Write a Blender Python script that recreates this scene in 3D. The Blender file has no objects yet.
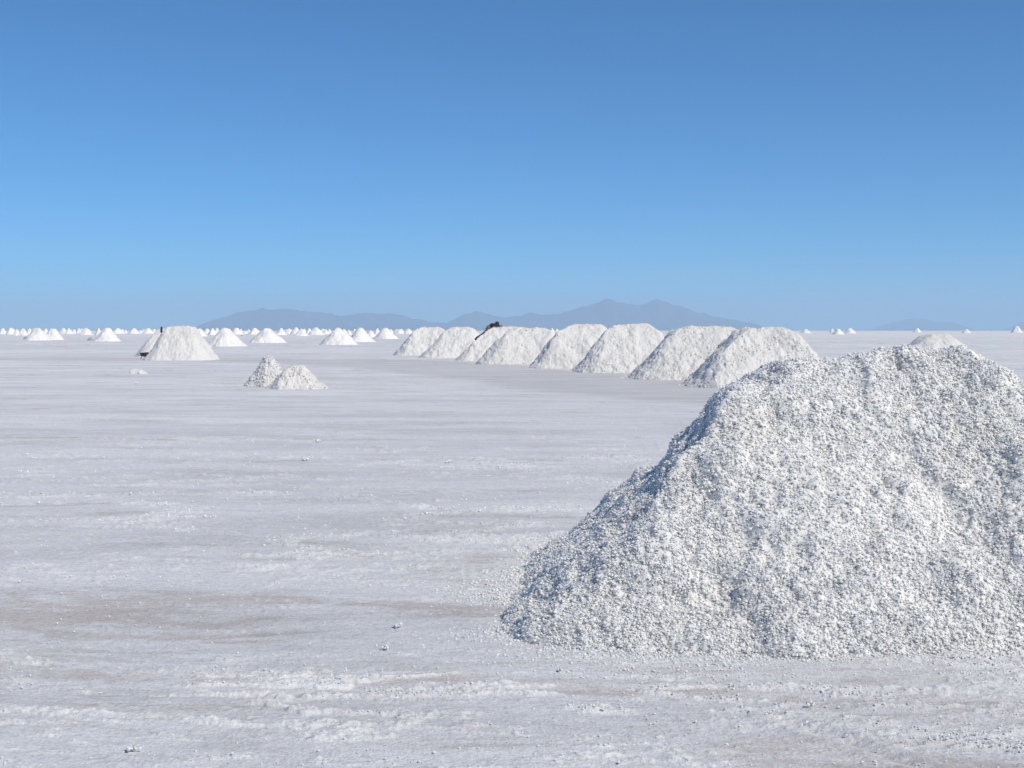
import bpy, math, random
import numpy as np
from mathutils import Vector

R = math.radians
scene = bpy.context.scene
COL = scene.collection
random.seed(11)

# ---------------------------------------------------------------- camera
F = 1300.0                 # focal length in pixels of a 1024 wide frame
CAMH = 1.6
HOR = 330.5                # picture row of the horizon
PITCH = math.atan((384 - HOR) / F)
cam_d = bpy.data.cameras.new('camera')
cam_d.sensor_width = 36.0
cam_d.lens = F / 1024 * 36.0
cam_d.clip_start = 0.1
cam_d.clip_end = 200000
cam = bpy.data.objects.new('camera', cam_d)
COL.objects.link(cam)
cam.location = (0, 0, CAMH)
cam.rotation_euler = (math.pi / 2 - PITCH, 0, 0)
scene.camera = cam

# ---------------------------------------------------------------- world, sun
SUN = Vector((0.52, -0.46, 0.73)).normalized()
elev = math.asin(SUN.z)
az = math.atan2(SUN.x, SUN.y)          # clockwise from +Y
world = bpy.data.worlds.new('World')
scene.world = world
world.use_nodes = True
wn = world.node_tree
wn.nodes.clear()
sky = wn.nodes.new('ShaderNodeTexSky')
sky.sky_type = 'NISHITA'
sky.sun_disc = False
sky.sun_elevation = elev
sky.sun_rotation = az
sky.altitude = 3700
sky.air_density = 1.0
sky.dust_density = 0.0
sky.ozone_density = 3.0
bg = wn.nodes.new('ShaderNodeBackground')
bg.inputs['Strength'].default_value = 0.12
wo = wn.nodes.new('ShaderNodeOutputWorld')
tint = wn.nodes.new('ShaderNodeMix')          # thin, very blue high-altitude air
tint.data_type = 'RGBA'; tint.blend_type = 'MULTIPLY'
tint.inputs[0].default_value = 1.0
tint.inputs[7].default_value = (0.245, 0.675, 0.945, 1)
wn.links.new(sky.outputs[0], tint.inputs[6])
wn.links.new(tint.outputs[2], bg.inputs[0])
wn.links.new(bg.outputs[0], wo.inputs[0])
sd = bpy.data.lights.new('sun', 'SUN')
sd.energy = 3.7
sd.angle = R(0.53)
sd.color = (1.0, 0.93, 0.83)
sun = bpy.data.objects.new('sun', sd)
COL.objects.link(sun)
sun.rotation_euler = (-SUN).to_track_quat('-Z', 'Y').to_euler()
scene.view_settings.view_transform = 'Standard'
scene.view_settings.look = 'None'
scene.view_settings.gamma = 1
scene.view_settings.exposure = 0.0
scene.view_settings.use_curve_mapping = False
scene.cycles.volume_bounces = 2


# ---------------------------------------------------------------- noise (numpy)
_rs = np.random.RandomState(7)
_T = _rs.rand(256)
_P = _rs.permutation(256)
_P = np.concatenate([_P, _P, _P])


def _h(ix, iy, iz):
    a = _P[ix & 255]
    b = _P[(a + iy) & 255]
    return (b + iz) & 255


def vnoise(x, y, z=None, seed=0):
    """value noise 0..1"""
    if z is None:
        z = np.zeros_like(x)
    x = x + seed * 17.13
    y = y + seed * 5.71
    z = z + seed * 9.37
    xi = np.floor(x).astype(np.int64); yi = np.floor(y).astype(np.int64); zi = np.floor(z).astype(np.int64)
    fx = x - xi; fy = y - yi; fz = z - zi
    fx = fx * fx * (3 - 2 * fx); fy = fy * fy * (3 - 2 * fy); fz = fz * fz * (3 - 2 * fz)
    def L(i, j, k):
        return _T[_P[_h(xi + i, yi + j, zi + k)]]
    c00 = L(0, 0, 0) * (1 - fx) + L(1, 0, 0) * fx
    c10 = L(0, 1, 0) * (1 - fx) + L(1, 1, 0) * fx
    c01 = L(0, 0, 1) * (1 - fx) + L(1, 0, 1) * fx
    c11 = L(0, 1, 1) * (1 - fx) + L(1, 1, 1) * fx
    c0 = c00 * (1 - fy) + c10 * fy
    c1 = c01 * (1 - fy) + c11 * fy
    return c0 * (1 - fz) + c1 * fz


def fbm(x, y, z=None, seed=0, octv=4, gain=0.5):
    """-1..1"""
    if z is None:
        z = np.zeros_like(x)
    s = np.zeros_like(x); a = 1.0; t = 0.0; f = 1.0
    for o in range(octv):
        # each octave turned a little so the lattice never lines up
        c, sn = math.cos(0.6 * o), math.sin(0.6 * o)
        s += a * (vnoise((x * c - y * sn) * f, (x * sn + y * c) * f, z * f, seed + o * 3) * 2 - 1)
        t += a; a *= gain; f *= 2.03
    return s / t * 1.6


def worley(x, y, z, seed=0):
    xi = np.floor(x).astype(np.int64); yi = np.floor(y).astype(np.int64); zi = np.floor(z).astype(np.int64)
    best = np.full(x.shape, 9.0); bid = np.zeros(x.shape)
    for i in (-1, 0, 1):
        for j in (-1, 0, 1):
            for k in (-1, 0, 1):
                h = _h(xi + i + seed * 31, yi + j, zi + k)
                px = xi + i + _T[h]; py = yi + j + _T[_P[h]]; pz = zi + k + _T[_P[_P[h]]]
                d = (px - x) ** 2 + (py - y) ** 2 + (pz - z) ** 2
                m = d < best
                best = np.where(m, d, best); bid = np.where(m, _T[_P[h + 7]], bid)
    return np.sqrt(best), bid


def sstep(a, b, x):
    t = np.clip((x - a) / (b - a), 0, 1)
    return t * t * (3 - 2 * t)


# ---------------------------------------------------------------- mesh helpers
def np_mesh(name, V, Q=None, T=None, smooth=True, attrs=None):
    """V (n,3); Q (m,4) quads; T (k,3) triangles"""
    me = bpy.data.meshes.new(name)
    nq = 0 if Q is None else len(Q)
    nt = 0 if T is None else len(T)
    me.vertices.add(len(V))
    me.vertices.foreach_set('co', np.ascontiguousarray(V, dtype=np.float32).ravel())
    loops = []
    if nq: loops.append(Q.ravel())
    if nt: loops.append(T.ravel())
    loops = np.concatenate(loops).astype(np.int32)
    me.loops.add(len(loops))
    me.loops.foreach_set('vertex_index', loops)
    me.polygons.add(nq + nt)
    starts = np.concatenate([np.arange(nq) * 4, nq * 4 + np.arange(nt) * 3]).astype(np.int32)
    me.polygons.foreach_set('loop_start', starts)
    sm = np.zeros(nq + nt, dtype=bool)
    if smooth is True: sm[:] = True
    elif smooth == 'quads': sm[:nq] = True
    me.polygons.foreach_set('use_smooth', sm)
    me.update(calc_edges=True)
    me.validate()
    if attrs:
        for k, a in attrs.items():
            at = me.attributes.new(k, 'FLOAT', 'POINT')
            at.data.foreach_set('value', np.ascontiguousarray(a, dtype=np.float32))
    return me


def link(name, me, mat=None, parent=None):
    o = bpy.data.objects.new(name, me)
    COL.objects.link(o)
    if mat: me.materials.append(mat)
    if parent: o.parent = parent
    return o


def tag(o, label=None, cat=None, group=None, kind=None):
    if label: o['label'] = label
    if cat: o['category'] = cat
    if group: o['group'] = group
    if kind: o['kind'] = kind
    return o


def empty(name, loc, rz=0.0):
    o = bpy.data.objects.new(name, None)
    o.empty_display_size = 0.2
    COL.objects.link(o)
    o.location = loc
    o.rotation_euler = (0, 0, rz)
    return o


def at(px, py):
    """a pixel of the flat ground -> world x, y"""
    a = math.atan((py - 384) / F) + PITCH
    d = CAMH / math.tan(a)
    # depth along the view axis for x scale
    depth = d * math.cos(PITCH) + CAMH * math.sin(PITCH)
    return (px - 512) / F * depth, d


def ico(level):
    import bmesh
    bm = bmesh.new()
    bmesh.ops.create_icosphere(bm, subdivisions=level, radius=1)
    V = np.array([v.co[:] for v in bm.verts])
    T = np.array([[v.index for v in f.verts] for f in bm.faces])
    bm.free()
    return V, T


ICO1 = ico(1)
ICO2 = ico(2)


def clods(P, S, rng, lev=1, rough=0.22, flat=0.8):
    """P (n,3) centres, S (n,) radii -> V, T of many crumbled lumps"""
    bV, bT = ICO1 if lev == 1 else ICO2
    n = len(P); m = len(bV)
    q = rng.normal(size=(n, 4)); q /= np.linalg.norm(q, axis=1)[:, None]
    w, x, y, z = q.T
    M = np.stack([1 - 2 * (y * y + z * z), 2 * (x * y - z * w), 2 * (x * z + y * w),
                  2 * (x * y + z * w), 1 - 2 * (x * x + z * z), 2 * (y * z - x * w),
                  2 * (x * z - y * w), 2 * (y * z + x * w), 1 - 2 * (x * x + y * y)], 1).reshape(n, 3, 3)
    rad = 1 + rough * rng.uniform(-1, 1, size=(n, m, 1))
    an = rng.uniform(0.65, 1.15, size=(n, 1, 3))
    L = bV[None] * rad * an
    L = np.einsum('nij,nmj->nmi', M, L) * S[:, None, None]
    L[..., 2] *= flat
    V = (L + P[:, None, :]).reshape(-1, 3)
    T = (bT[None] + (np.arange(n) * m)[:, None, None]).reshape(-1, 3)
    return V, T


# ---------------------------------------------------------------- materials
def new_mat(name):
    m = bpy.data.materials.new(name)
    m.use_nodes = True
    nt = m.node_tree
    b = nt.nodes['Principled BSDF']
    return m, nt, b


def N(nt, t, **kw):
    n = nt.nodes.new(t)
    for k, v in kw.items():
        setattr(n, k, v)
    return n


def ramp(nt, src, stops):
    r = nt.nodes.new('ShaderNodeValToRGB')
    e = r.color_ramp.elements
    while len(e) < len(stops): e.new(0.5)
    for i, (p, c) in enumerate(stops):
        e[i].position = p
        e[i].color = (*c, 1) if len(c) == 3 else c
    nt.links.new(src, r.inputs[0])
    return r.outputs[0]


def mixc(nt, fac, a, b, mode='MIX'):
    m = nt.nodes.new('ShaderNodeMix'); m.data_type = 'RGBA'; m.blend_type = mode
    for s, v in ((m.inputs[0], fac), (m.inputs[6], a), (m.inputs[7], b)):
        if isinstance(v, (int, float)): s.default_value = v
        elif isinstance(v, tuple): s.default_value = (*v, 1)
        else: nt.links.new(v, s)
    return m.outputs[2]


def noise(nt, vec, scale, detail=4, rough=0.55):
    n = nt.nodes.new('ShaderNodeTexNoise')
    n.inputs['Scale'].default_value = scale
    n.inputs['Detail'].default_value = detail
    n.inputs['Roughness'].default_value = rough
    nt.links.new(vec, n.inputs['Vector'])
    return n.outputs['Fac']


def salt_material(name, base, dirty, grain, bump, glints=True):
    m, nt, b = new_mat(name)
    pos = N(nt, 'ShaderNodeNewGeometry').outputs['Position']
    n1 = noise(nt, pos, 1.7, 5)
    n2 = noise(nt, pos, grain, 4, 0.65)
    c = ramp(nt, n1, [(0.35, base), (0.55, tuple(v * 0.975 for v in base)), (0.72, dirty)])
    g = ramp(nt, n2, [(0.3, (0.92, 0.92, 0.92)), (0.62, (1, 1, 1))])
    c = mixc(nt, 1.0, c, g, 'MULTIPLY')
    nt.links.new(c, b.inputs['Base Color'])
    vo = N(nt, 'ShaderNodeTexVoronoi'); vo.inputs['Scale'].default_value = grain * 3.2
    nt.links.new(pos, vo.inputs['Vector'])
    sep = N(nt, 'ShaderNodeSeparateColor'); nt.links.new(vo.outputs['Color'], sep.inputs[0])
    if glints:
        rr = ramp(nt, sep.outputs[0], [(0.955, (0.85,) * 3), (0.965, (0.22,) * 3)])
        nt.links.new(rr, b.inputs['Roughness'])
    else:
        b.inputs['Roughness'].default_value = 0.9
    b.inputs['Specular IOR Level'].default_value = 0.35
    if glints:
        b.inputs['Subsurface Weight'].default_value = 0.9
        b.inputs['Subsurface Radius'].default_value = (1.0, 0.95, 0.9)
        b.inputs['Subsurface Scale'].default_value = 0.022
    bp = N(nt, 'ShaderNodeBump'); bp.inputs['Distance'].default_value = bump
    bp.inputs['Strength'].default_value = 0.8
    nt.links.new(n2, bp.inputs['Height'])
    nt.links.new(bp.outputs[0], b.inputs['Normal'])
    return m


SALT_BIG = salt_material('heaped_salt_near', (0.88, 0.85, 0.785), (0.85, 0.815, 0.73), 110, 0.002)
SALT_ROW = salt_material('heaped_salt_row', (0.78, 0.755, 0.705), (0.70, 0.665, 0.61), 22, 0.03, False)
SALT_FAR = salt_material('heaped_salt_far', (0.86, 0.83, 0.79), (0.76, 0.73, 0.69), 6, 0.06, False)


def plain(name, col, rough=0.8, metal=0.0, var=0.15, scale=30):
    m, nt, b = new_mat(name)
    pos = N(nt, 'ShaderNodeTexCoord').outputs['Object']
    n = noise(nt, pos, scale, 4)
    c = ramp(nt, n, [(0.3, tuple(v * (1 - var) for v in col)), (0.7, tuple(min(1, v * (1 + var)) for v in col))])
    nt.links.new(c, b.inputs['Base Color'])
    b.inputs['Roughness'].default_value = rough
    b.inputs['Metallic'].default_value = metal
    return m


# ---------------------------------------------------------------- ground
ROAD = [(-160, 78), (-60, 74.5), (-20, 73), (-9, 69), (-4.5, 61), (-1.2, 52), (1.8, 43.5), (4.6, 36), (8, 29), (14, 20), (24, 8)]


def road_dist(x, y):
    best = np.full(x.shape, 1e9)
    for (x0, y0), (x1, y1) in zip(ROAD, ROAD[1:]):
        dx, dy = x1 - x0, y1 - y0
        t = np.clip(((x - x0) * dx + (y - y0) * dy) / (dx * dx + dy * dy), 0, 1)
        best = np.minimum(best, np.hypot(x - x0 - t * dx, y - y0 - t * dy))
    return best


def ground_masks(x, y):
    """crust (raised white crumbly salt), brown (thin stained film), road (scraped grey)"""
    wx = x + 0.5 * fbm(x * 0.5, y * 0.5, seed=21, octv=3)
    wy = y + 0.35 * fbm(x * 0.35, y * 0.8, seed=22, octv=3)
    # loose salt dragged and blown into long thin streaks, at every size
    small = fbm(wx * 1.2, wy * 2.8, seed=3, octv=6, gain=0.7)
    tiny = fbm(wx * 9, wy * 18, seed=6, octv=4, gain=0.8)
    mid = fbm(wx * 0.16, wy * 0.75, seed=4, octv=5, gain=0.65)
    big = fbm(wx * 0.03, wy * 0.10, seed=5, octv=6, gain=0.68)
    far = sstep(10, 40, y)
    s = small * (0.9 - 0.5 * far) + tiny * 0.75 * (1 - far) + mid * 0.6 + big * (0.25 + 0.7 * far) + 0.5 * far * fbm(wx * 0.5, wy * 1.1, seed=41, octv=5, gain=0.7)
    crust = sstep(-0.25, 0.75, s - 0.30 * (1 - far)) * (0.8 + 0.2 * far)
    bn = fbm(wx * 0.30, wy * 2.3, seed=8, octv=6, gain=0.66) + 0.4 * fbm(wx * 1.3, wy * 5.5, seed=9, octv=4, gain=.65)
    crust = np.maximum(crust, 0.85 * sstep(150, 420, y))
    # crisp broken windrows of crumbly salt
    rn = fbm(wx * 0.55 + 0.35 * wy, wy * 2.4, seed=70, octv=6, gain=0.62)
    ridge = sstep(0.15, 0.07, np.abs(rn)) * sstep(-0.25, 0.35, fbm(wx * 0.7, wy * 1.0, seed=71, octv=4) + 0.4 * tiny) * sstep(34, 12, y)
    crust = np.maximum(crust, ridge)
    nearband = sstep(10.2, 9.2, y + 0.25 * fbm(x * 0.6, y * 0.6, seed=12)) * 1.0
    stripe = np.exp(-((y - 8.4 - .12 * x) / 1.0) ** 2) * 0.12 * sstep(2.0, 0.0, x)
    brown = 0.66 * sstep(0.0, 0.70, stripe + 0.45 * tiny + 0.5 * fbm(wx * 0.9, wy * 6.0, seed=77, octv=4, gain=.7) + bn - 0.40 * (1 - nearband)) * (1 - 0.75 * crust)
    # two long faint scraped bands across the middle distance
    band = np.exp(-((y - 20.5 - 0.6 * fbm(x * 0.08, y * 0.1, seed=13)) / 0.9) ** 2) * 0.7 \
        + np.exp(-((y - 14.3 + 0.02 * x) / 0.4) ** 2) * 0.35 + np.exp(-((y - 31 - 0.05 * x) / 1.4) ** 2) * 0.4
    rd = road_dist(x + 1.0 * fbm(x * .1, y * .1, seed=15), y + 1.2 * fbm(x * 0.06, y * 0.1, seed=14))
    road = sstep(4.6, 3.2, rd)
    crust = crust * (1 - 0.75 * road) * (1 - 0.5 * np.clip(band, 0, 1))
    grey = np.clip(road + band * 0.6, 0, 1)
    return crust, brown, grey


def build_ground():
    yp = np.arange(640, 4.0, -0.75)
    r1 = CAMH * F / yp
    r = np.concatenate([[0.3, 1.0, 2.0, 2.8], r1, [560, 800, 1200, 2000, 4000, 8000, 16000, 30000, 45000]])
    th = np.concatenate([np.arange(-180, -30, 5.0), np.arange(-30, 30, 0.075), np.arange(30, 180, 5.0)])
    th = np.radians(th)
    TH, RR = np.meshgrid(th, r)
    X = RR * np.sin(TH); Y = RR * np.cos(TH)
    x = X.ravel(); y = Y.ravel()
    crust, brown, grey = ground_masks(x, y)
    front = (np.abs(TH.ravel()) < R(31)) & (RR.ravel() > 2.9) & (RR.ravel() < 40)
    z = np.zeros_like(x)
    xs = x[front]; ys = y[front]
    fade = sstep(40, 12, ys)
    lum, _ = worley(xs * 34, ys * 34, xs * 0, seed=2)
    lum2, _ = worley(xs * 62, ys * 62, xs * 0, seed=3)
    grit = fbm(xs * 14, ys * 20, seed=31, octv=4, gain=0.75)
    c = crust[front]
    z[front] = fade * (0.007 * c + c * 0.011 * (1 - lum) + (0.2 + c) * 0.007 * (1 - lum2)
                       + 0.008 * grit * (0.4 + c) + 0.008 * fbm(xs * 0.9, ys * 2.0, seed=33, octv=3))
    # an old wheel groove running off towards the lower right
    g0 = at(768, 712); g1 = at(935, 772)
    dx, dy = g1[0] - g0[0], g1[1] - g0[1]
    t_ = ((xs - g0[0]) * dx + (ys - g0[1]) * dy) / (dx * dx + dy * dy)
    gd = np.abs((xs - g0[0]) * dy - (ys - g0[1]) * dx) / math.hypot(dx, dy) + 0.03 * fbm(xs * 3, ys * 3, seed=50)
    z[front] -= (0.012 * np.exp(-(gd / 0.03) ** 2) - 0.008 * np.exp(-((gd - 0.08) / 0.03) ** 2)) * sstep(-0.1, 0.15, t_) * sstep(1.6, 1.2, t_)
    V = np.stack([x, y, z], 1)
    nr, nth = RR.shape
    I = np.arange(nr * nth).reshape(nr, nth)
    I2 = np.concatenate([I, I[:, :1]], 1)
    Q = np.stack([I2[:-1, :-1], I2[1:, :-1], I2[1:, 1:], I2[:-1, 1:]], -1).reshape(-1, 4)[:, ::-1]
    # centre cap
    ctr = len(V)
    V = np.concatenate([V, [[0, 0, 0]]])
    Tt = np.stack([I2[0, 1:], I2[0, :-1], np.full(nth, ctr)], -1)
    a = lambda v: np.concatenate([v, [0]])
    me = np_mesh('ground', V, Q, Tt, True, {'crust': a(crust), 'brown': a(brown), 'grey': a(grey)})
    me.calc_loop_triangles()
    m, nt, b = new_mat('salt_flat')
    pos = N(nt, 'ShaderNodeNewGeometry').outputs['Position']
    def attr(nm):
        n = N(nt, 'ShaderNodeAttribute'); n.attribute_name = nm
        return n.outputs['Fac']
    mp = N(nt, 'ShaderNodeMapping'); mp.inputs['Scale'].default_value = (0.35, 1.0, 1.0)
    nt.links.new(pos, mp.inputs[0])
    f1 = noise(nt, mp.outputs[0], 9, 6, 0.65)
    f2 = noise(nt, pos, 70, 4, 0.7)
    mp3 = N(nt, 'ShaderNodeMapping'); mp3.inputs['Scale'].default_value = (0.32, 1.0, 1.0)
    nt.links.new(pos, mp3.inputs[0])
    f3 = noise(nt, mp3.outputs[0], 0.8, 9, 0.72)
    f4 = noise(nt, pos, 26, 6, 0.75)
    base = ramp(nt, f1, [(0.3, (0.73, 0.735, 0.73)), (0.7, (0.85, 0.85, 0.84))])
    c = mixc(nt, attr('grey'), base, (0.70, 0.685, 0.675))
    c = mixc(nt, attr('brown'), c, (0.58, 0.51, 0.455))
    c = mixc(nt, attr('crust'), c, (0.90, 0.89, 0.87))
    g = ramp(nt, f2, [(0.3, (0.80, 0.80, 0.81)), (0.6, (1.0, 1.0, 1.0))])
    c = mixc(nt, 1.0, c, ramp(nt, f3, [(0.38, (0.85, 0.845, 0.845)), (0.55, (1.0, 1.0, 1.0))]), 'MULTIPLY')
    c = mixc(nt, 1.0, c, ramp(nt, f4, [(0.36, (0.80, 0.79, 0.78)), (0.50, (1.0, 1.0, 1.0))]), 'MULTIPLY')
    c = mixc(nt, 1.0, c, g, 'MULTIPLY')
    nt.links.new(c, b.inputs['Base Color'])
    b.inputs['Roughness'].default_value = 0.82
    b.inputs['Specular IOR Level'].default_value = 0.3
    bp = N(nt, 'ShaderNodeBump'); bp.inputs['Distance'].default_value = 0.010; bp.inputs['Strength'].default_value = 0.8
    nt.links.new(f2, bp.inputs['Height'])
    bp2 = N(nt, 'ShaderNodeBump'); bp2.inputs['Distance'].default_value = 0.02; bp2.inputs['Strength'].default_value = 0.5
    nt.links.new(f1, bp2.inputs['Height']); nt.links.new(bp.outputs[0], bp2.inputs['Normal'])
    nt.links.new(bp2.outputs[0], b.inputs['Normal'])
    o = link('ground', me, m)
    tag(o, kind='structure')


build_ground()


# ---------------------------------------------------------------- mountains
def mountains(name, D, prof, depth, seed, col):
    px = np.array([p[0] for p in prof], float); py = np.array([p[1] for p in prof], float)
    u = np.linspace(px[0], px[-1], 420)
    hz = (HOR - np.interp(u, px, py)) / F * D
    k = np.clip(hz / hz.max(), 0, 1)
    hz = hz + D / F * 1.7 * fbm(u * 0.12, u * 0 + seed, seed=seed, octv=4) * np.sqrt(k)
    hz = np.maximum(hz, 0)
    vv = np.linspace(-1, 1, 61)
    U, VV = np.meshgrid(u, vv)
    X = (U - 512) / F * D
    Hh = np.interp(U, u, hz)
    ridge = 0.5 + 0.5 * np.abs(fbm(X / D * 70, VV * 2.2, seed=seed + 5, octv=4))
    fall = np.clip(1 - np.abs(VV + 0.12 * fbm(X / D * 25, VV * 0, seed=seed + 2)), 0, 1) ** 1.15
    Z = Hh * fall * (1 - (1 - fall) * (1 - ridge) * 1.6)
    Y = D + VV * depth + 0.0 * X
    V = np.stack([X.ravel(), Y.ravel(), Z.ravel() - 4], 1)
    I = np.arange(U.size).reshape(U.shape)
    Q = np.stack([I[:-1, :-1], I[:-1, 1:], I[1:, 1:], I[1:, :-1]], -1).reshape(-1, 4)
    me = np_mesh(name, V, Q)
    m, nt, b = new_mat('mountain_rock')
    pos = N(nt, 'ShaderNodeNewGeometry').outputs['Position']
    n = noise(nt, pos, 0.0012, 6, 0.6)
    c = ramp(nt, n, [(0.35, tuple(v * 0.8 for v in col)), (0.65, tuple(v * 1.2 for v in col))])
    nt.links.new(c, b.inputs['Base Color']); b.inputs['Roughness'].default_value = 0.95
    tag(link(name, me, m), kind='structure')


mountains('mountains', 30000, [(190, 330.5), (200, 325.5), (215, 319), (240, 311.5), (255, 309), (265, 307.5), (290, 309), (305, 311),
          (320, 312), (340, 314.5), (352, 315), (368, 312), (385, 313), (400, 315), (430, 321.5), (445, 322.5), (460, 316.5), (475, 310),
          (486, 314), (498, 316.5), (512, 316.5), (530, 312.5), (545, 314), (560, 313.5), (575, 309.5), (590, 303.5), (606, 298),
          (618, 302.5), (632, 304), (645, 302), (655, 299.5), (668, 301.5), (685, 307), (700, 312), (715, 316), (730, 318.5),
          (750, 322), (765, 327), (775, 330.5)], 2600, 3, (0.075, 0.08, 0.12))
mountains('mountains', 38000, [(872, 330.5), (880, 325), (892, 322), (905, 319.5), (914, 317.5), (925, 319.5), (940, 322), (955, 322.5),
          (963, 325), (968, 330.5)], 1500, 9, (0.085, 0.09, 0.13))
mountains('mountains', 38000, [(1004, 330.5), (1012, 326), (1022, 322.5), (1040, 320), (1070, 323), (1100, 330.5)], 1500, 12, (0.085, 0.09, 0.13))


# ---------------------------------------------------------------- salt piles
def pile_mesh(ax, ay, corner, H, inset, seed, res, shear=0.0, crestk=0.16, lump=0.02, lumpscale=14, grit=0.0, even=0.25, ragged=0.03, clump=0.0, fine=0.0, finescale=40,
              wob=0.06, tilt=0.0, nclod=0, csize=(0.008, 0.024), rills=0.0, smear=0.06, dents=()):
    rng = np.random.RandomState(seed)
    ex = 0.17 + inset * wob * 1.7 + (ragged + rills) * 1.7
    nx = int((ax + ex + abs(shear) * ay) * 2 / res) + 1; ny = int((ay + ex) * 2 / res) + 1
    gx = np.linspace(-ax - ex - abs(shear) * ay, ax + ex + abs(shear) * ay, nx); gy = np.linspace(-ay - ex, ay + ex, ny)
    X0, Y = np.meshgrid(gx, gy)
    X = X0 - shear * Y
    c = min(corner, ax, ay) * 0.999
    wv = inset * wob * fbm(X * 1.6 / inset, Y * 1.6 / inset, seed=seed, octv=3) 
    qx = np.abs(X) - (ax - c); qy = np.abs(Y) - (ay - c)
    sdf = np.hypot(np.maximum(qx, 0), np.maximum(qy, 0)) + np.minimum(np.maximum(qx, qy), 0) - c
    din = -sdf + wv + ragged * fbm(X * 4.5, Y * 4.5, seed=seed + 17, octv=4, gain=0.6)
    # rills running down the slopes
    ang = np.arctan2(Y / ay, X / ax)
    rl = np.clip(din / inset, 0, 2)
    if rills:
        din = din + rills * fbm(np.cos(ang) * 6 + X / ax * 2, np.sin(ang) * 6 + Y / ay * 2, seed=seed + 4, octv=4, gain=0.65) * sstep(1.1, 0.5, rl) * sstep(-0.1, .35, rl)
    t = din / inset
    k = crestk
    h = np.clip(0.5 + 0.5 * (1 - t) / k, 0, 1)
    tt = 1 * (1 - h) + t * h - k * h * (1 - h)
    tt = np.where(t < 1, np.minimum(tt, t), tt)
    foot = smear * np.exp(-np.clip(t, 0, 9) * 9)
    Z = H * (tt + foot * 0 + 0.0) * (1 + tilt * X / ax)
    Z = Z + H * smear * 0.5 * np.exp(-np.abs(t) * 14)
    Z += 0.02 * H * fbm(X * 3.0 / H, Y * 3.0 / H, seed=seed + 1, octv=3) * sstep(0.0, 0.3, t)
    for (dx, dy, dr, dd) in dents:
        Z -= dd * np.exp(-(((X - dx) ** 2 + (Y - dy) ** 2) / dr ** 2))
    gy_, gx_ = np.gradient(Z, gy, gx)
    nl = np.sqrt(gx_ ** 2 + gy_ ** 2 + 1)
    nX, nY, nZ = -gx_ / nl, -gy_ / nl, 1 / nl
    X = X0
    x, y, z = X.ravel(), Y.ravel(), Z.ravel()
    w1, _ = worley(x * lumpscale, y * lumpscale, z * lumpscale, seed=seed)
    patch = sstep(-0.5, 0.5, fbm(x * 1.8, y * 1.8, z * 1.8, seed=seed + 6, octv=3))
    d = lump * (0.45 + 0.75 * patch) * (np.sqrt(np.clip(1.05 - w1 ** 2, 0, 1)) - 0.7)
    d += lump * 1.1 * fbm(x * 4.5, y * 4.5, z * 4.5, seed=seed + 8, octv=4, gain=0.55)
    if clump:
        # slumped clumps and hollows a hand or two wide
        cx_, cy_, cz_ = x * 3.1, y * 3.1, z * 3.1
        n1_ = fbm(cx_ + 0.5 * z, cy_, cz_, seed=seed + 20, octv=4, gain=0.55)
        d += clump * (n1_ - 0.9 * np.clip(0.28 - np.abs(fbm(cx_ * .7, cy_ * .7, cz_ * .7, seed=seed + 25, octv=3)), 0, 1)) * np.clip(z.clip(0) / 0.15, 0.25, 1)
        wc, _ = worley(x * 7.5 + n1_, y * 7.5, z * 7.5 - n1_, seed=seed + 3)
        d += clump * 0.9 * patch * (np.sqrt(np.clip(1.05 - wc ** 2, 0, 1)) - 0.7)
    if fine:
        w2, _ = worley(x * finescale, y * finescale, z * finescale, seed=seed + 1)
        d += fine * (0.45 + 0.75 * patch) * (np.sqrt(np.clip(1.05 - w2 ** 2, 0, 1)) - 0.7)
    if grit:
        d += grit * (0.6 + 0.5 * patch) * fbm(x * 24, y * 24, z * 24, seed=seed + 11, octv=3, gain=0.7)
    V = np.stack([x + nX.ravel() * d, y + nY.ravel() * d, z + nZ.ravel() * d], 1)
    I = np.arange(X.size).reshape(X.shape)
    Q = np.stack([I[:-1, :-1], I[:-1, 1:], I[1:, 1:], I[1:, :-1]], -1).reshape(-1, 4)
    keep = (V[Q, 2].max(1) > -0.03)
    Q = Q[keep]
    T = None
    if nclod:
        ids = np.where((V[:, 2] > -0.005))[0]
        # more lumps where the patch mask is high, near the foot and at the crest
        wgt = even + patch[ids] ** 1.5 + 0.9 * np.exp(-V[ids, 2] / (0.12 * H + 0.02))
        wgt *= nl.ravel()[ids]
        pick = rng.choice(ids, nclod, p=wgt / wgt.sum())
        u = rng.rand(nclod)
        S = csize[0] + (csize[1] - csize[0]) * u ** 3.2
        P = V[pick] + rng.uniform(-.5, .5, (nclod, 3)) * res
        nn = np.stack([nX.ravel(), nY.ravel(), nZ.ravel()], 1)[pick]
        P = P + nn * S[:, None] * rng.uniform(-0.35, 0.45, (nclod, 1))
        cV, cT = clods(P, S, rng, 1 if csize[1] < 0.02 else 2, 0.16)
        T = cT + len(V)
        V = np.concatenate([V, cV])
    # drop unused verts of the grid
    used = np.zeros(len(V), bool); used[Q.ravel()] = True
    if T is not None: used[T.ravel()] = True
    remap = np.cumsum(used) - 1
    V = V[used]; Q = remap[Q]
    if T is not None: T = remap[T]
    return np_mesh('salt_pile', V, Q, T, True)


GP = 'salt piles in the diagonal row'


def pile(x, y, label, group, mat, rz=0.0, **kw):
    o = link('salt_pile', pile_mesh(**kw), mat)
    o.location = (x, y, 0.0)
    o.rotation_euler = (0, 0, rz)
    tag(o, label, 'salt pile', group)
    return o


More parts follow.
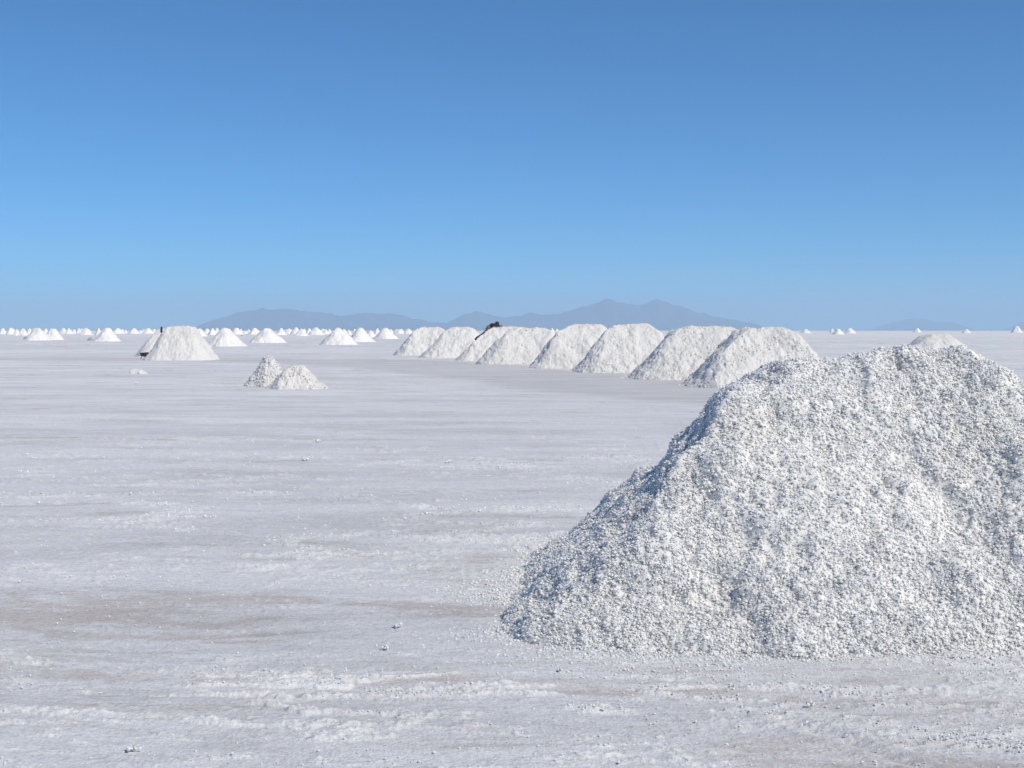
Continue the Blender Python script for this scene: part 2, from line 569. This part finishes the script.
# the big one beside the camera
pile(2.25, 8.15, 'huge lumpy white salt pile filling the right foreground', None, SALT_BIG,
     ax=2.16, ay=1.75, corner=0.75, H=1.46, inset=1.56, shear=0.10, crestk=0.18, seed=5, res=0.0075, lump=0.024, lumpscale=15,
     fine=0.0115, finescale=40, grit=0.005, clump=0.040, ragged=0.05, wob=0.07, tilt=0.15, nclod=230000, csize=(0.003, 0.0125),
     even=1.6, rills=0.015, smear=0.02,
     dents=[(-0.68, -0.25, 0.12, 0.11), (-1.4, -0.9, 0.16, 0.06), (-1.55, -0.35, 0.15, 0.06), (0.2, -0.7, 0.2, 0.03), (-0.9, -1.2, 0.10, 0.05),
            (-1.75, -1.1, 0.10, 0.05), (0.1, -0.2, 0.07, 0.03), (-0.1, -0.9, 0.06, 0.025)])
# the one hidden behind it
pile(4.12, 12.6, 'smooth salt pile mostly hidden behind the huge one, small crest poking above', None, SALT_ROW,
     ax=2.25, ay=2.2, corner=2.15, H=1.57, inset=2.16, seed=23, res=0.02, lump=0.02, lumpscale=14, rills=0.0, wob=0.015, crestk=.05)

# diagonal row: left px, right px, base row, top row, crest half share, label
row = [
    (694, 846, 388.0, 328.0, 'nearest flat-topped salt pile of the diagonal row, partly overlapped by the huge pile'),
    (635, 784, 380.0, 327.0, 'second salt pile of the diagonal row from the right, wide low crest'),
    (576, 694, 373.0, 324.0, 'third salt pile of the diagonal row from the right, tallest rounded crest'),
    (534, 638, 368.5, 325.0, 'fourth salt pile of the diagonal row from the right, with a level crest'),
    (480, 582, 364.5, 328.0, 'salt pile standing just in front of the climbing person'),
    (459, 553, 361.0, 326.5, 'salt pile with a bent-over person climbing its left edge'),
    (421, 498, 358.0, 327.0, 'second salt pile from the far left end of the diagonal row'),
    (396, 465, 355.5, 327.0, 'farthest salt pile at the left end of the diagonal row'),
]
ROWPOS = []
for i, (l, r, b, t, lab) in enumerate(row):
    xl, yf = at(l, b)
    xr, _ = at(r, b)
    # the widest part stands behind the front foot, so the side feet sit a little higher in the picture
    ax = (xr - xl) / 2 * 1.04
    ay = ax * 0.85
    cy = yf + ay
    sc = (cy - ay * 0.45) / yf
    cx = (xl + xr) / 2 * sc
    ax *= sc
    H = CAMH + (HOR - t) / F * cy - .01
    ROWPOS.append((cx, cy, ax, ay, H))
    res = 0.02 if i < 3 else 0.03
    crest = [(752, 794), (680, 735), (613, 651), (568, 604), (512, 547), (492, 519), (447, 471), (418, 440)][i]
    w_l = (crest[0] - l) / (r - l) * 2 * ax
    inset = (2 * ax - (crest[1] - crest[0]) / (r - l) * 2 * ax) / 2
    pile(cx, cy, lab, GP, SALT_ROW, rz=R([2, -2, 2, 0, -2, 2, 0, 2][i]), ax=ax, ay=ay, corner=ax * [0.5, .62, .55, .5, .6, .36, .62, .55][i],
         H=H, inset=min(inset, ay * .96) * 1.0, seed=40 + i, res=res, lump=0.032, lumpscale=8, shear=0.10, smear=0.03,
         crestk=[.18, .24, .26, .20, .24, .12, .2, .24][i], wob=[.09, .09, .09, .09, .09, .03, .09, .09][i], rills=0.03, grit=.014, clump=.032, tilt=[0, .01, .015, 0, 0, 0, 0, 0][i],
         fine=.018, finescale=18,
         nclod=[6000, 5000, 3500, 2500, 1200, 900, 500, 400][i], csize=(0.006, 0.026 if i < 4 else 0.035))

# the two low heaps left of the centre
x, y = at(265, 386.5)
pile(x, y + .55, 'left and taller of the two low rough salt heaps, behind its neighbour', 'pair of low rough heaps', SALT_ROW,
     ax=.68, ay=.6, corner=.6, H=.86, inset=.62, seed=61, res=.014, lump=.03, lumpscale=11, fine=.012, finescale=28, wob=.25, rills=.03, nclod=2200, csize=(.006, .035), tilt=.12)
x, y = at(293, 389.5)
pile(x, y + .6, 'right and nearer of the two low rough salt heaps', 'pair of low rough heaps', SALT_ROW,
     ax=.80, ay=.6, corner=.6, H=.70, inset=.62, seed=62, res=.014, lump=.025, lumpscale=11, fine=.012, finescale=28, wob=.2, rills=.06, nclod=1800, csize=(.006, .03))
x, y = at(136, 374)
pile(x, y + .2, 'very low small salt mound on the flat ahead of the wide left pile', None, SALT_ROW,
     ax=.36, ay=.25, corner=.25, H=.20, inset=.24, seed=63, res=.02, lump=.02, lumpscale=9, wob=.25, nclod=120, csize=(.012, .04))

# wide flat-topped pile on the left and the one tucked behind it
xl, yf = at(149, 360.5); xr, _ = at(218.5, 360.5)
PX, PA = (xl + xr) / 2 * 1.033, (xr - xl) / 2
PY = yf + 1.9
pile(PX, PY, 'wide flat-topped salt pile on the left with a dark stub on its shoulder', None, SALT_ROW,
     ax=PA, ay=1.8, corner=1.2, H=CAMH + 3.6 / F * PY, inset=1.22, seed=71, res=.035, grit=.02, clump=.03, lump=.03, lumpscale=9, wob=.06, rills=.03, crestk=.12)
x, y = at(160.5, 357.0)
pile(x, y + 2.2, 'salt pile showing only its left edge behind the wide flat-topped left pile', None, SALT_ROW,
     ax=1.98, ay=1.7, corner=1.1, H=CAMH + 1.4 / F * 80, inset=1.35, seed=72, res=.04, lump=.02, lumpscale=9, wob=.06, rills=.03, crestk=.08)

# middle distance, one by one: left, crest left, crest right, right, top, base, label
GM = 'salt piles scattered across the middle distance'
mids = [
    (24, 35, 42, 52, 328.2, 340.5, 'left of two overlapping distant salt piles near the left edge'),
    (42, 50, 57, 64, 328.8, 340.0, 'right of two overlapping distant salt piles near the left edge'),
    (94, 101, 107, 121, 328.0, 341.5, 'lone distant salt pile with a dark heap at its left foot'),
    (205, 219, 226, 246, 328.2, 346.5, 'distant salt pile just right of the wide flat-topped left pile'),
    (249, 263, 271, 286, 328.4, 343.0, 'distant salt pile above the pair of low rough heaps'),
    (319, 332, 338, 358, 328.0, 345.0, 'distant salt pile with a grey streaked left flank, right of the mountain slope'),
    (346, 354, 360, 375, 328.0, 342.0, 'distant salt pile close behind the right side of the streaked one'),
    (373, 382, 387, 398, 328.2, 339.0, 'distant salt pile just left of the diagonal row'),
]
for i, (l, cl, cr, r, t, b, lab) in enumerate(mids):
    xl, yf = at(l, b); xr, _ = at(r, b)
    ax = (xr - xl) / 2 * .94; cy = yf + ax
    sc = cy / yf
    H = CAMH + (HOR - t) / F * cy
    inset = ax * (1 - (cr - cl) / (r - l) * 0.6) * 0.98
    pile((xl + xr) / 2 * sc, cy, lab, GM, SALT_FAR, rz=R(20 * i), ax=ax * sc, ay=ax, corner=ax * .9, H=H, inset=inset, seed=80 + i, res=.09,
         lump=.05, lumpscale=4.5, wob=.12, rills=.05, crestk=.08)

# horizon: centre, half width, top row, base row
GH = 'small salt piles along the horizon'
segs = [
    ('left of the two overlapping piles', [(1.5, 4, 328.4, 334), (9, 4.5, 328, 334.5), (15.5, 4, 329, 335.5), (21.5, 5, 328.5, 335.5)]),
    ('behind the two overlapping piles', [(28.5, 3.5, 328.3, 334), (32.5, 4, 328.4, 335), (44.5, 3.5, 328.4, 333.5)]),
    ('between overlapping pair and lone distant pile', [(62, 4.5, 328, 333.8), (67.5, 4.5, 328.5, 334), (73, 3, 329.2, 333.5), (78, 3, 328.3, 333.5), (83.5, 7, 328.1, 335)]),
    ('between lone and wide flat-topped piles', [(97.5, 3.5, 328.3, 335), (116, 7, 328.2, 333.8), (125, 2.5, 330, 333), (132.5, 6, 328.5, 333.8), (140, 2.5, 329.8, 333.2), (146.5, 5.5, 328.3, 333.8)]),
    ('right behind wide flat-topped pile', [(197.5, 9, 328, 336.5), (206, 4.5, 328.6, 334), (211.5, 5, 328.4, 335), (216, 4, 328, 334)]),
    ('above the gap left of the low heaps', [(235.5, 6.5, 328, 334.5), (244.5, 4.5, 330.6, 334), (253, 7, 328.2, 334.6)]),
    ('between the low heaps and streaked pile', [(280, 6, 328.3, 335), (288, 5, 328.5, 334), (295, 6, 327.4, 334.4), (300.5, 7, 328.6, 336), (303.5, 4, 328, 333.5), (308.5, 4.5, 328.4, 334), (315, 7.5, 327.5, 335), (325, 5, 328.3, 334.3), (329, 4, 328.5, 334)]),
    ('behind the streaked pile and its neighbour', [(343.5, 4.5, 328.9, 334), (348.5, 3.5, 329.8, 335)]),
    ('just left of the diagonal row', [(369.5, 7, 328.4, 337.5), (377, 4, 328.1, 335), (399, 5.5, 329, 334), (408, 5, 328.8, 334)]),
    ('in the gaps of the diagonal row', [(501.5, 4, 328.6, 333.5), (552, 3.5, 328.4, 333), (557, 3.5, 328.9, 333), (673.5, 6, 329.8, 334)]),
    ('right of the diagonal row', [(807, 5.5, 328.9, 333.2), (833, 3, 328.4, 333), (839.5, 6, 328.8, 334.4), (851.5, 6, 328.3, 333.3), (918.8, 4, 328.0, 332.2), (968.5, 5, 328.4, 333), (1018.8, 5.5, 326, 332.6)]),
]
ordn = ['first', 'second', 'third', 'fourth', 'fifth', 'sixth', 'seventh', 'eighth', 'ninth', 'tenth', 'eleventh', 'twelfth', 'thirteenth', 'fourteenth']
er = random.Random(4)
for seg, lst in segs[:9]:                       # a further, thinner row beyond, filling the gaps
    lo, hi = min(c for c, *_ in lst) - 3, max(c for c, *_ in lst) + 3
    extra = []
    c = lo
    while c < hi:
        c += er.uniform(3.5, 8.5)
        if all(abs(c - e[0]) > 2.2 for e in lst) and len(extra) < 5:
            extra.append((c, er.uniform(2.2, 4.4), er.uniform(328.5, 329.5), er.uniform(332.2, 333.2)))
    lst += extra
    lst.sort(key=lambda e: e[0])
sd_ = 200
for seg, lst in segs:
    for j, (c, hw, t, b) in enumerate(lst):
        sd_ += 1
        if c > 900 and b < 332.4: b = 332.4
        xl, yf = at(c - hw, b); xr, _ = at(c + hw, b)
        ax = (xr - xl) / 2; cy = yf + ax
        H = CAMH + (HOR - t) / F * cy
        if len(lst) == 2: w_ = 'left' if j == 0 else 'right'
        else: w_ = ordn[j]
        lab = '%s tiny horizon pile %s%s' % (w_, 'from the left ' if len(lst) > 2 else '', seg)
        rr = random.Random(sd_)
        pile((xl + xr) / 2, cy, lab, GH, SALT_FAR, rz=rr.uniform(0, 3), ax=ax, ay=ax * rr.uniform(.85, 1.1), corner=ax * .85, H=H,
             crestk=.08, inset=ax * rr.uniform(.78, .96), seed=sd_, res=ax / 12, lump=.06, lumpscale=1.5, wob=.15, rills=.12)

# small heaps far off, coloured dark grey all over
DARK_SALT = salt_material('dark_grey_salt', (0.36, 0.37, 0.40), (0.28, 0.28, 0.30), 6, 0.05, False)
for px, py, hw, hh, lab in [(26.5, 339.2, 3.2, .45, 'dark grey low heap left of the overlapping distant piles'),
                            (90.5, 340.6, 3.4, .55, 'dark grey low heap at the left foot of the lone distant pile'),
                            (242, 336, .9, .35, 'tiny dark lump right of the first distant pile'),
                            (802, 332.8, 1.2, .9, 'tiny dark lump on the horizon at the foot of the diagonal row')]:
    x, y = at(px, py)
    w = hw / F * y
    o = pile(x, y, lab, 'small dark heaps far off', DARK_SALT, ax=w, ay=w * .8, corner=w * .7, H=hh, inset=w * .7,
             seed=int(300 + px), res=w / 10, lump=.05, lumpscale=3, wob=.3)
    o.name = 'dark_heap'; o['category'] = 'heap'


# ---------------------------------------------------------------- loose salt on the ground
def crumbs():
    rng = np.random.RandomState(99)
    P = []; S = []
    n = 700000
    # density even in the picture: sample by depth
    y = 1 / rng.uniform(1 / 26., 1 / 3.7, n)
    x = rng.uniform(-0.47, 0.47, n) * y
    c, b, g = ground_masks(x, y)
    pr = 0.02 + 0.85 * c ** 2.2 * sstep(-.5, .5, fbm(x * 5, y * 9, seed=61, octv=3, gain=.7))
    # spill round the foot of the big pile
    qx = np.abs(x - 2.17 - .10 * (y - 8.15)) - (2.10 - .75); qy = np.abs(y - 8.15) - (1.72 - .75)
    sdf = np.hypot(np.maximum(qx, 0), np.maximum(qy, 0)) + np.minimum(np.maximum(qx, qy), 0) - .75
    pr = pr + 0.95 * np.exp(-np.clip(sdf, 0, 9) / 0.20)
    ok = (rng.rand(n) < pr) & (sdf > -0.12)
    x, y, c, sdf = x[ok], y[ok], c[ok], sdf[ok]
    s = 0.0016 + 0.0075 * rng.rand(len(x)) ** 5 + 0.009 * np.exp(-np.clip(sdf, 0, 9) / 0.22) * rng.rand(len(x))
    s *= np.clip((y / 7.0), 0.8, 1.6)
    P = np.stack([x, y, 0.015 * c * sstep(40, 12, y) + s * 0.3], 1)
    V, T = clods(P, s, rng, 1, 0.25, 0.75)
    me = np_mesh('salt_crumbs', V, None, T, False)
    o = link('salt_crumbs', me, SALT_BIG)
    tag(o, 'loose white salt crumbs strewn over the flat', 'salt crumbs', kind='stuff')
    # spill of crumbs round the middle piles
    P = []; S = []
    for (cx, cy, ax, ay, H) in ROWPOS[:5]:
        m = 500
        a = rng.uniform(0, 2 * math.pi, m)
        k = 1.0 + np.abs(rng.normal(0, .09, m))
        P.append(np.stack([cx + np.cos(a) * ax * k, cy + np.sin(a) * ay * k, np.full(m, .008)], 1))
        S.append(rng.uniform(.008, .035, m))
    for px, py, w in [(262, 383, .9), (293, 386, .9), (285, 387, 1.4), (136, 372, .7)]:
        cx, cy = at(px, py); m = 160
        P.append(np.stack([cx + rng.normal(0, w, m), cy + rng.normal(0, w * .9, m), np.full(m, .008)], 1))
        S.append(rng.uniform(.006, .025, m))
    V, T = clods(np.concatenate(P), np.concatenate(S), rng, 1, 0.25, 0.75)
    o = link('salt_spill', np_mesh('salt_spill', V, None, T, False), SALT_ROW)
    tag(o, 'loose salt spilled round the feet of the middle piles', 'salt spill', kind='stuff')


crumbs()

# single clods one can pick out
GC = 'single salt clods lying on the flat'
for px, py, s, lab in [(305, 461, .055, 'small salt clod alone on the middle of the flat'),
                       (318, 442, .06, 'small salt clod beyond the middle of the flat'),
                       (136, 384, .09, 'greyish salt clod in front of the very low mound'),
                       (448, 463, .05, 'small salt clod right of the middle, left of the huge pile'),
                       (398, 628, .035, 'white salt clod at the left of the huge pile foot'),
                       (386, 650, .028, 'white salt clod on the foreground crust below the huge pile corner'),
                       (810, 707, .024, 'white salt clod lying in front of the huge pile'),
                       (133, 752, .03, 'white salt clod at the lower left corner area'),
                       (560, 672, .02, 'small white salt clod just ahead of the huge pile left corner')]:
    x, y = at(px, py)
    rng = np.random.RandomState(int(px))
    k = 16; s *= .58
    P = rng.normal(0, s * .5, (k, 3)); P[:, 2] = np.abs(P[:, 2]) * .5 + s * .3
    V, T = clods(P, rng.uniform(.25, .6, k) * s, rng, 2, .12, .9)
    o = link('salt_clod', np_mesh('salt_clod', V, None, T, True), SALT_BIG)
    o.location = (x, y, 0.005)
    tag(o, lab, 'salt clod', GC)


# ---------------------------------------------------------------- primitive builder for small things
class MB:
    def __init__(s): s.V = []; s.F = []
    def add(s, V, Fc):
        b = len(s.V); s.V += [tuple(v) for v in V]; s.F += [[i + b for i in f] for f in Fc]; return s
    def tube(s, pts, rad, n=10, caps=True):
        pts = [Vector(p) for p in pts]
        rad = rad if isinstance(rad, (list, tuple)) else [rad] * len(pts)
        V = []; Fc = []
        up = Vector((0.13, 0.31, 0.94))
        for i, p in enumerate(pts):
            t = (pts[min(i + 1, len(pts) - 1)] - pts[max(i - 1, 0)]).normalized()
            a = t.cross(up).normalized(); c = a.cross(t)
            for k in range(n):
                w = 2 * math.pi * k / n
                V.append(p + (a * math.cos(w) + c * math.sin(w)) * rad[i])
        for i in range(len(pts) - 1):
            for k in range(n):
                Fc.append([i * n + k, i * n + (k + 1) % n, (i + 1) * n + (k + 1) % n, (i + 1) * n + k])
        if caps:
            Fc.append(list(range(n))[::-1]); Fc.append([(len(pts) - 1) * n + k for k in range(n)])
        return s.add(V, Fc)
    def build(s, name, mat, parent=None, smooth=True):
        me = bpy.data.meshes.new(name)
        me.from_pydata([tuple(v) for v in s.V], [], s.F)
        for p in me.polygons: p.use_smooth = smooth
        me.update()
        return link(name, me, mat, parent)


def skin(name, verts, edges, mat, parent, sub=2, root=0):
    """verts: (x, y, z, r) or (x, y, z, rx, ry)"""
    me = bpy.data.meshes.new(name)
    me.from_pydata([v[:3] for v in verts], edges, [])
    o = link(name, me, mat, parent)
    md = o.modifiers.new('Skin', 'SKIN'); md.use_smooth_shade = True
    for i, v in enumerate(verts):
        sv = me.skin_vertices[0].data[i]
        sv.radius = (v[3], v[4] if len(v) > 4 else v[3])
        sv.use_root = (i == root)
    ss = o.modifiers.new('Subdivision', 'SUBSURF'); ss.levels = sub; ss.render_levels = sub
    return o


# ---------------------------------------------------------------- the climbing person
def person():
    cx, cy, ax, ay, H = ROWPOS[5]
    depth = cy
    S = depth / F                       # metres per picture pixel there
    def P(px, py, dy=0.0):              # a point in the plane through the pile's crest
        return Vector(((px - 512) * S, depth + dy, CAMH + (HOR - py) * S))
    hip = P(487.0, 330.7)
    root = empty('person', (P(478, 338).x, depth, P(478, 340).z))
    base = root.location
    L = lambda v: v - base
    skinm = plain('skin', (0.30, 0.17, 0.11), .6, var=.08)
    jack = plain('dark_jacket', (0.030, 0.030, 0.045), .9)
    trou = plain('dark_trousers', (0.04, 0.038, 0.05), .9)
    shirt = plain('tan_shirt', (0.27, 0.19, 0.12), .9)
    boot = plain('dark_boots', (0.03, 0.027, 0.025), .7)
    hatm = plain('dark_hat', (0.035, 0.032, 0.035), .9)
    hip = L(hip)
    fx = Vector((1, 0, 0)); side = Vector((0, 1, 0)); up = Vector((0, 0, 1))
    waist = hip + Vector((.10, 0, .17))
    chest = hip + Vector((.27, 0, .33))
    neck = hip + Vector((.40, 0, .36))
    head = hip + Vector((.53, 0, .355))
    V = []; E = []
    def add(p, r, q=None):
        V.append((p.x, p.y, p.z, r) if not isinstance(r, tuple) else (p.x, p.y, p.z, r[0], r[1]))
        if q is not None: E.append((q, len(V) - 1))
        return len(V) - 1
    a = add(hip, .125); b = add(waist, .12, a); c = add(chest, .14, b); d = add(neck, .055, c)
    e = add(head - fx * .03, .085, d); e2 = add(head + fx * .06 - up * .02, .07, e)
    joints = {}
    for sg in (-1, 1):
        hj = hip + side * sg * .09 - up * .04
        knee = hip + Vector((-.24 + .04 * sg, sg * .11, -.24))
        ank = hip + Vector((-.56 + .07 * sg, sg * .12, -.46))
        toe = ank + Vector((.17, 0, -.02))
        i = add(hj, .085, a); i = add(knee, .062, i); i = add(ank, .042, i); add(toe, .035, i)
        sh = chest + side * sg * .17 + fx * .03
        elb = sh + Vector((.19, sg * .03, -.06))
        wr = elb + Vector((.24, -sg * .04, .0))
        i = add(sh, .058, c); i = add(elb, .042, i); i = add(wr, .03, i); h = add(wr + fx * .07, .034, i)
        for f, (oy, ln) in enumerate(((-.03, .055), (-.01, .07), (.01, .068), (.028, .05))):
            k = add(wr + fx * .11 + side * oy, .009, h); add(wr + fx * (.11 + ln * .6) + side * oy - up * .03, .008, k)
        k = add(wr + fx * .08 - side * sg * .045, .011, h); add(wr + fx * .12 - side * sg * .06 - up * .01, .009, k)
        joints[sg] = (hj, knee, ank, toe, sh, elb, wr)
    skin('body', V, E, skinm, root, 2)
    # trousers
    V = []; E = []
    a = add(hip, .13); w2 = add(hip + (waist - hip) * .2, .13, a)
    for sg in (-1, 1):
        hj, knee, ank, toe, sh, elb, wr = joints[sg]
        i = add(hj, .105, a); i = add(knee, .082, i); add(ank + up * .04 + fx * .02, .068, i)
    skin('trousers', V, E, trou, root, 2)
    V = []; E = []
    a = add(hip + (waist - hip) * .15, .145); b = add(waist, .15, a); add(waist * .45 + chest * .55, .155, b)
    skin('shirt', V, E, shirt, root, 2)
    V = []; E = []
    a = add(waist * .5 + chest * .5, .16); c = add(chest, .165, a); add(neck - fx * .02, .08, c)
    for sg in (-1, 1):
        hj, knee, ank, toe, sh, elb, wr = joints[sg]
        i = add(sh, .085, c); i = add(elb, .064, i); add(wr - fx * .01, .05, i)
    skin('jacket', V, E, jack, root, 2)
    # belt across the small of the back
    m = MB(); pts = []
    cc = hip + Vector((.02, 0, .03))
    t = Vector((.10, 0, .17)).normalized(); nn = side.cross(t)
    for k in range(25):
        w = 2 * math.pi * k / 24
        pts.append(cc + side * math.cos(w) * .15 + nn * math.sin(w) * .15)
    m.tube(pts, .016, 6, False); m.build('belt', boot, root)
    for sg in (-1, 1):
        hj, knee, ank, toe, *_ = joints[sg]
        V = []; E = []
        i = add(ank + up * .07, .055); i = add(ank - up * .01, .06, i); i = add((ank + toe) / 2 - up * .02, .055, i); add(toe + fx * .03, .045, i)
        skin('boot', V, E, boot, root, 2)
    # hat with a brim, set on the lowered head
    ax_ = Vector((.55, 0, .83)).normalized(); s1 = side; s2 = ax_.cross(s1)
    prof = [(.17, .0), (.172, .008), (.11, .02), (.105, .06), (.09, .10), (.05, .125), (.003, .13)]
    Vv = []; Fc = []; n = 20
    for r_, h_ in prof:
        for k in range(n):
            w = 2 * math.pi * k / n
            Vv.append(head + ax_ * (h_ + .02) + (s1 * math.cos(w) + s2 * math.sin(w)) * r_)
    for i in range(len(prof) - 1):
        for k in range(n):
            Fc.append([i * n + k, i * n + (k + 1) % n, (i + 1) * n + (k + 1) % n, (i + 1) * n + k])
    MB().add(Vv, Fc).build('hat', hatm, root)
    # face: eyes and nose under the brim
    eyem = plain('eye', (.05, .04, .04), .3)
    for sg in (-1, 1):
        m = MB()
        p = head + fx * .115 + side * sg * .032 + up * .005
        Vx, Tx = ICO1
        m.add([p + Vector(v) * .011 for v in Vx], [list(f) for f in Tx])
        m.build('eye', eyem, root)
    m = MB(); Vx, Tx = ICO1
    m.add([head + fx * .13 - up * .025 + Vector((v[0] * .02, v[1] * .014, v[2] * .026)) for v in Vx], [list(f) for f in Tx])
    m.build('nose', skinm, root)
    tag(root, 'person in tan shirt and dark trousers bent over the crest of a salt pile', 'person')


person()


# ---------------------------------------------------------------- stub on the wide left pile
def stub():
    S = PY / F
    p = ((163.6 - 512) * S, PY - .4, CAMH + (HOR - 331.0) * S)
    root = empty('marker_stub', p); root.scale = (1, 1, .8)
    wood = plain('dark_wood', (.035, .033, .035), .85)
    m = MB()
    m.tube([(0, 0, -.12), (.004, 0, .05), (.012, 0, .20), (.016, 0, .265)], [.055, .058, .055, .052], 9)
    m.build('post', wood, root)
    m = MB(); m.tube([(.013, 0, .225), (.0145, 0, .245)], [.062, .062], 9); m.build('binding', plain('binding_wire', (.09, .09, .1), .5), root)
    m = MB(); m.tube([(.016, 0, .264), (.018, 0, .29)], [.047, .03], 9); m.build('tip', wood, root)
    tag(root, 'short dark stub standing upright on the left shoulder of the wide flat-topped pile', 'post')


stub()


# ---------------------------------------------------------------- barrow at the foot of the wide left pile
def barrow():
    x, y = at(144.6, 359.0)
    root = empty('wheelbarrow', (x, y, 0), R(62))
    root.scale = (.74, .74, .74)
    steel = plain('dark_blue_steel', (.035, .045, .075), .5, .3)
    rub = plain('rubber', (.02, .02, .022), .9)
    top = [(-.30, -.24, .46), (.30, -.20, .50), (.30, .20, .50), (-.30, .24, .46)]
    bot = [(-.20, -.15, .20), (.12, -.13, .20), (.12, .13, .20), (-.20, .15, .20)]
    V = top + bot + [(a * .94, b * .94, c + .0) for a, b, c in top] + [(a * .94, b * .94, c + .02) for a, b, c in bot]
    Fc = [[0, 4, 5, 1], [1, 5, 6, 2], [2, 6, 7, 3], [3, 7, 4, 0], [4, 7, 6, 5],
          [8, 9, 13, 12], [9, 10, 14, 13], [10, 11, 15, 14], [11, 8, 12, 15], [12, 13, 14, 15],
          [0, 1, 9, 8], [1, 2, 10, 9], [2, 3, 11, 10], [3, 0, 8, 11]]
    MB().add(V, Fc).build('tray', steel, root, False)
    for sg in (-1, 1):
        m = MB(); m.tube([(.36, sg * .05, .14), (.1, sg * .13, .185), (-.3, sg * .2, .26), (-.62, sg * .24, .40)], .018, 8); m.build('handle', steel, root)
        m = MB(); m.tube([(-.12, sg * .16, .21), (-.20, sg * .19, .02), (-.24, sg * .19, .012)], .018, 8); m.build('leg', steel, root)
    rim = MB(); pts = [(.36 + math.cos(w) * .12, 0, .155 + math.sin(w) * .12) for w in [2 * math.pi * k / 24 for k in range(25)]]
    w = MB(); w.tube([(.36, -.07, .155), (.36, .07, .155)], .02, 8)
    for k in range(5):
        a = 2 * math.pi * k / 5
        w.tube([(.36, 0, .155), (.36 + math.cos(a) * .11, 0, .155 + math.sin(a) * .11)], .009, 6)
    wo_ = w.build('wheel', steel, root)
    rim.tube(pts, .032, 8, False); rim.build('tyre', rub, wo_)
    tag(root, 'small dark wheelbarrow standing at the left foot of the wide flat-topped pile', 'wheelbarrow')


barrow()


# ---------------------------------------------------------------- haze
def haze():
    a, top, bot = 47000.0, 850.0, -1.0
    V = [(-a, -a, bot), (a, -a, bot), (a, a, bot), (-a, a, bot), (-a, -a, top), (a, -a, top), (a, a, top), (-a, a, top)]
    Fc = [[0, 3, 2, 1], [4, 5, 6, 7], [0, 1, 5, 4], [1, 2, 6, 5], [2, 3, 7, 6], [3, 0, 4, 7]]
    me = bpy.data.meshes.new('haze'); me.from_pydata(V, [], Fc); me.update()
    m = bpy.data.materials.new('haze'); m.use_nodes = True
    nt = m.node_tree; nt.nodes.clear()
    out = nt.nodes.new('ShaderNodeOutputMaterial')
    v = nt.nodes.new('ShaderNodeVolumePrincipled')
    v.inputs['Color'].default_value = (0.53, 0.72, 0.89, 1)
    v.inputs['Density'].default_value = 5.8e-5
    v.inputs['Anisotropy'].default_value = 0.0
    nt.links.new(v.outputs[0], out.inputs['Volume'])
    o = link('haze', me, m)
    tag(o, kind='stuff')


haze()
